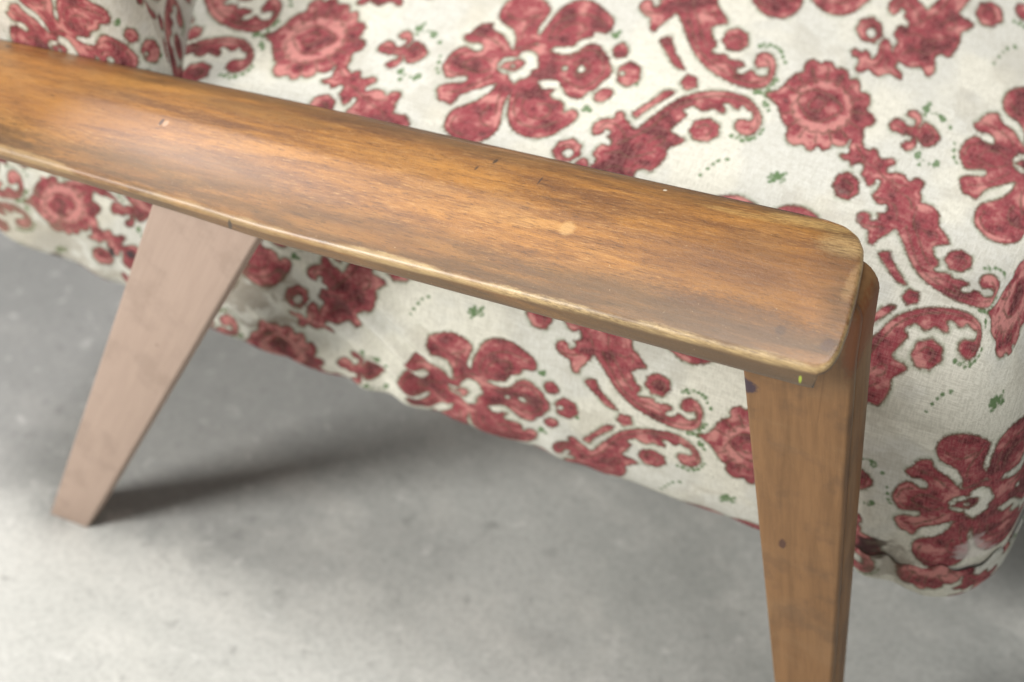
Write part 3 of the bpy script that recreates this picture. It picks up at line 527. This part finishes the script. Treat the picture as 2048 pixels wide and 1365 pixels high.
ARM_MARKS = [((-0.1953, 0.0554, 0.4876), 0.0052, (0.9, 0.8, 1), (0.5776, 0.3419, 0.1274), 0.7), ((-0.212, 0.055, 0.4859), 0.01, (0.5, 2, 1), (0.6172, 0.3419, 0.107), 0.35), ((-0.2413, 0.0534, 0.4826), 0.012, (0.35, 2, 1), (0.6172, 0.3325, 0.1022), 0.35), ((-0.0255, 0.0947, 0.5064), 0.012, (0.6, 0.9, 0.9), (0.6038, 0.4125, 0.1812), 0.6), ((-0.0099, 0.0647, 0.5076), 0.01, (2.2, 0.5, 0.5), (0.5776, 0.3813, 0.162), 0.55), ((-0.0545, 0.1134, 0.4997), 0.012, (0.35, 1.6, 1), (0.6724, 0.4342, 0.15), 0.6), ((-0.0916, 0.1059, 0.4979), 0.01, (0.25, 2.2, 1), (0.6172, 0.3712, 0.117), 0.5), ((-0.2702, 0.1046, 0.4803), 0.0024, (1.6, 0.55, 1), (0.0482, 0.0319, 0.0194), 0.85), ((-0.2783, 0.0927, 0.4813), 0.002, (1.6, 0.6, 1), (0.0685, 0.0395, 0.0212), 0.8), ((-0.2324, 0.0943, 0.4858), 0.0026, (4.5, 0.45, 1), (0.0395, 0.0296, 0.0252), 0.9), ((-0.2174, 0.0777, 0.4879), 0.01, (0.3, 5, 5), (0.0802, 0.0452, 0.0252), 0.5), ((-0.1536, 0.1154, 0.4892), 0.0015, (1, 1, 1), (0.7913, 0.7157, 0.552), 0.8), ((-0.5109, 0.0686, 0.4579), 0.0026, (1.5, 0.6, 1), (0.0319, 0.0252, 0.0232), 0.9), ((-0.5072, 0.068, 0.4582), 0.0028, (1.2, 0.8, 1), (0.6724, 0.4564, 0.305), 0.6), ((-0.6825, 0.1222, 0.434), 0.003, (1, 1, 1), (0.0212, 0.016, 0.0103), 0.9), ((-0.038, 0.0187, 0.4934), 0.004, (1, 1, 1), (0.0612, 0.0369, 0.0252), 0.7), ((-0.0075, 0.0164, 0.4956), 0.005, (1, 1, 1), (0.0685, 0.0273, 0.0194), 0.7), ((-0.0664, 0.0183, 0.4904), 0.02, (0.35, 1, 1), (0.117, 0.0612, 0.0273), 0.55), ((-0.4678, 0.0374, 0.4563), 0.028, (0.3, 1.5, 1), (0.117, 0.0648, 0.0212), 0.6), ((-0.5139, 0.0261, 0.4483), 0.02, (0.3, 2, 1), (0.107, 0.0612, 0.0212), 0.5), ((-0.1592, 0.0124, 0.479), 0.03, (0.35, 2, 1), (0.1274, 0.0723, 0.0232), 0.5), ((-0.4518, 0.1036, 0.4624), 0.02, (0.25, 2, 1), (0.1559, 0.0887, 0.0273), 0.5), ((-0.0486, 0.0531, 0.5018), 0.05, (0.45, 1.3, 1), (0.1274, 0.0648, 0.0395), 0.55), ((-0.0848, 0.0086, 0.4849), 0.04, (0.3, 1.6, 1), (0.0976, 0.0545, 0.0232), 0.55), ((-0.3287, 0.011, 0.4615), 0.05, (0.3, 2, 1), (0.107, 0.0545, 0.0194), 0.4), ((-0.5801, 0.0633, 0.4504), 0.03, (0.3, 1.5, 1), (0.1812, 0.0723, 0.0343), 0.4), ((-0.0172, 0.001, 0.4774), 0.0024, (2.2, 0.15, 0.7), (0.4342, 0.552, 0.0452), 0.85), ((-0.4187, 0.007, 0.445), 0.0026, (1.4, 0.2, 0.6), (0.0319, 0.0252, 0.0194), 0.8), ((-0.0053, 0.004, 0.4736), 0.005, (1, 0.3, 1), (0.0612, 0.0545, 0.0423), 0.7)]
LEG_MARKS = {'front': [((-0.0668, 0.055, 0.4029), 0.009, (1.1, 0.3, 1.3), (0.0252, 0.0176, 0.0423), 0.85), ((-0.0304, 0.055, 0.2691), 0.0042, (1.5, 0.3, 0.8), (0.0685, 0.0273, 0.0212), 0.85), ((-0.0354, 0.055, 0.3582), 0.06, (28, 1, 1), (0.1559, 0.0762, 0.0252), 0.22), ((0.0048, 0.055, 0.3296), 0.05, (24, 1, 1), (0.117, 0.0545, 0.0176), 0.22), ((-0.0175, 0.055, 0.4115), 0.03, (40, 1, 1), (0.117, 0.0513, 0.016), 0.3), ((-0.0021, 0.055, 0.4654), 0.03, (5, 0.4, 1), (0.2232, 0.0545, 0.008), 0.7)], 'rear': [((-0.5273, 0.055, 0.2566), 0.003, (1, 0.3, 1), (0.1559, 0.0931, 0.0545), 0.6), ((-0.5905, 0.055, 0.2133), 0.004, (1, 0.3, 0.7), (0.6724, 0.4564, 0.2016), 0.7)]}
ARM_FRONT = (0.751, 0.9947)
M_ARM = mat_wood('arm')
arm_me = make_armrest("armrest")
armrest = attach(link("armrest", arm_me, M_ARM))

def leg_mesh(name, outline, y0, y1, yb0, yb1, bevel=0.004, steps=4):
    """board cut to an XZ outline; thickness y0..y1 at the top, yb0..yb1 at the floor; rounded edges"""
    O = np.array(outline, float); n = len(O)
    nxt, prv = np.roll(O, -1, 0), np.roll(O, 1, 0)
    t = nxt-prv; t /= np.linalg.norm(t, axis=1)[:, None]; nor = np.stack([-t[:, 1], t[:, 0]], -1)
    area2 = np.sum(O[:, 0]*nxt[:, 1]-nxt[:, 0]*O[:, 1])
    if area2 < 0: nor = -nor          # nor points inward
    zt = O[:, 1].max()
    def yy(z, top, bot): return bot+(top-bot)*np.clip(z/zt, 0, 1)
    rings = []
    for k in range(steps+1):
        a = k/steps*math.pi/2; ins = bevel*(1-math.sin(a)); d = bevel*(1-math.cos(a))
        q = O+nor*ins; q[:, 1] = np.maximum(q[:, 1], 0.0005); rings.append(np.stack([q[:, 0], yy(q[:, 1], y0, yb0)+d, q[:, 1]], -1))
    for d, ins in ((bevel+0.0035, 0.0), (bevel+0.0042, 0.0020), (bevel+0.0056, 0.0020), (bevel+0.0066, 0.0)):
        q = O+nor*ins; q[:, 1] = np.maximum(q[:, 1], 0.0005); rings.append(np.stack([q[:, 0], yy(q[:, 1], y0, yb0)+d, q[:, 1]], -1))
    for k in range(steps, -1, -1):
        a = k/steps*math.pi/2; ins = bevel*(1-math.sin(a)); d = bevel*(1-math.cos(a))
        q = O+nor*ins; q[:, 1] = np.maximum(q[:, 1], 0.0005); rings.append(np.stack([q[:, 0], yy(q[:, 1], y1, yb1)-d, q[:, 1]], -1))
    V = np.array(rings); m = len(V); idx = np.arange(m*n).reshape(m, n); F = []
    for i in range(m-1):
        for j in range(n): F.append((int(idx[i, j]), int(idx[i, (j+1) % n]), int(idx[i+1, (j+1) % n]), int(idx[i+1, j])))
    F.append(tuple(int(q) for q in idx[0])); F.append(tuple(int(q) for q in idx[-1][::-1]))
    me = bpy.data.meshes.new(name); me.from_pydata(V.reshape(-1, 3).tolist(), [], F)
    bm = bmesh.new(); bm.from_mesh(me); bmesh.ops.recalc_face_normals(bm, faces=bm.faces); bm.to_mesh(me); bm.free()
    return me
def edge_pts(p, q, n=10): return [(p[0]+(q[0]-p[0])*i/n, p[1]+(q[1]-p[1])*i/n) for i in range(n)]
def arc_pts(cx, cz, r, a0, a1, n=8): return [(cx+r*math.cos(math.radians(a0+(a1-a0)*i/n)), cz+r*math.sin(math.radians(a0+(a1-a0)*i/n))) for i in range(n+1)]
# front leg: upright, slightly raked forward, tapering to the floor
LA, LB, LC, LD, RA, RB, RC_, RD = ((-0.0767, 0.452), (-0.0044, 0.0), (0.0001, 0.45), (0.0269, 0.0), (-0.5015, 0.428), (-0.6703, 0.0), (-0.4106, 0.428), (-0.6317, 0.0))
FL = edge_pts(LB, LA) + [LA, (LA[0]+0.011, LA[1]+0.026)] + edge_pts((LA[0]+0.011, LA[1]+0.026), (-0.026, 0.500), 4) + arc_pts(LC[0]-0.0205, 0.480, 0.0205, 95, 5) + edge_pts(LC, LD) + [LD]
leg_f_me = leg_mesh("leg", FL, 0.055, 0.096, 0.056, 0.086, 0.0032)
M_LF = mat_wood('front'); M_LR = mat_wood('rear')
leg_front = attach(link("leg", leg_f_me, M_LF))
# rear leg: wide at the armrest, strongly raked back
RL = edge_pts(RB, RA) + edge_pts(RA, RC_, 4) + edge_pts(RC_, RD) + [RD]
leg_r_me = leg_mesh("leg", RL, 0.047, 0.067, 0.047, 0.065, 0.003)
leg_rear = attach(link("leg", leg_r_me, M_LR)); leg_rear["label"] = "rear leg raked backwards, glare painted in as paler, pinkish tan"

# the far side of the chair: same armrest and legs, mirrored about the middle of the seat
for src, nm, mt in ((arm_me, "armrest", M_ARM), (leg_f_me, "leg", M_LF), (leg_r_me, "leg", M_LR)):
    m2 = src.copy(); m2.transform(Matrix.Translation((0, 0.84, 0)) @ Matrix.Diagonal((1, -1, 1, 1))); m2.flip_normals()
    attach(link(nm, m2, None))

# ---- the loose lap of cloth folded under the front corner of the seat
def make_fold():
    Pf, Qf, Sf = P, A, S
    ii = np.where((Qf[:, np.argmin(abs(Sf[0]))] > -0.055) & (Qf[:, np.argmin(abs(Sf[0]))] < 0.16))[0]
    jj = np.where((Sf[0] > -0.10) & (Sf[0] < 0.030))[0]
    G = Pf[np.ix_(ii, jj)].copy(); q = Qf[np.ix_(ii, jj)]; s_ = Sf[np.ix_(ii, jj)]
    du = np.gradient(G, axis=0); dv = np.gradient(G, axis=1); nn = np.cross(du, dv); nn /= np.linalg.norm(nn, axis=-1)[..., None]+1e-12
    if nn[5, len(jj)//2, 1] > 0: nn = -nn
    t_ = (s_-s_.min())/(s_.max()-s_.min())
    top = -0.004+0.016*np.clip((q+0.03)/0.13, 0, 1)+0.0035*np.sin(q*130)+0.002*np.sin(q*310+1)
    # squeeze the rows so that the upper hem follows an uneven line
    s2 = s_.min()+(top-s_.min())*t_
    col = np.arange(len(jj)); new = np.empty_like(G); nrm = np.empty_like(G)
    for a_ in range(len(ii)):
        for k in range(3):
            new[a_, :, k] = np.interp(s2[a_], s_[a_], G[a_, :, k]); nrm[a_, :, k] = np.interp(s2[a_], s_[a_], nn[a_, :, k])
    lift = 0.0018+0.0045*np.exp(-((q+0.045)/0.03)**2)*t_+0.0022*t_*(0.5+0.5*np.sin(q*95))-0.0016*(t_ > 0.985)
    new = new+nrm*lift[..., None]; new[..., 2] -= 0.006*(1-t_)*np.exp(-((q-0.06)/0.06)**2)
    u_, v_ = seat_uv(q, s2)
    return grid_mesh("fabric_fold", new, u_*1.0+150, v_*1.0+190, M_FABRIC)
fold = make_fold()
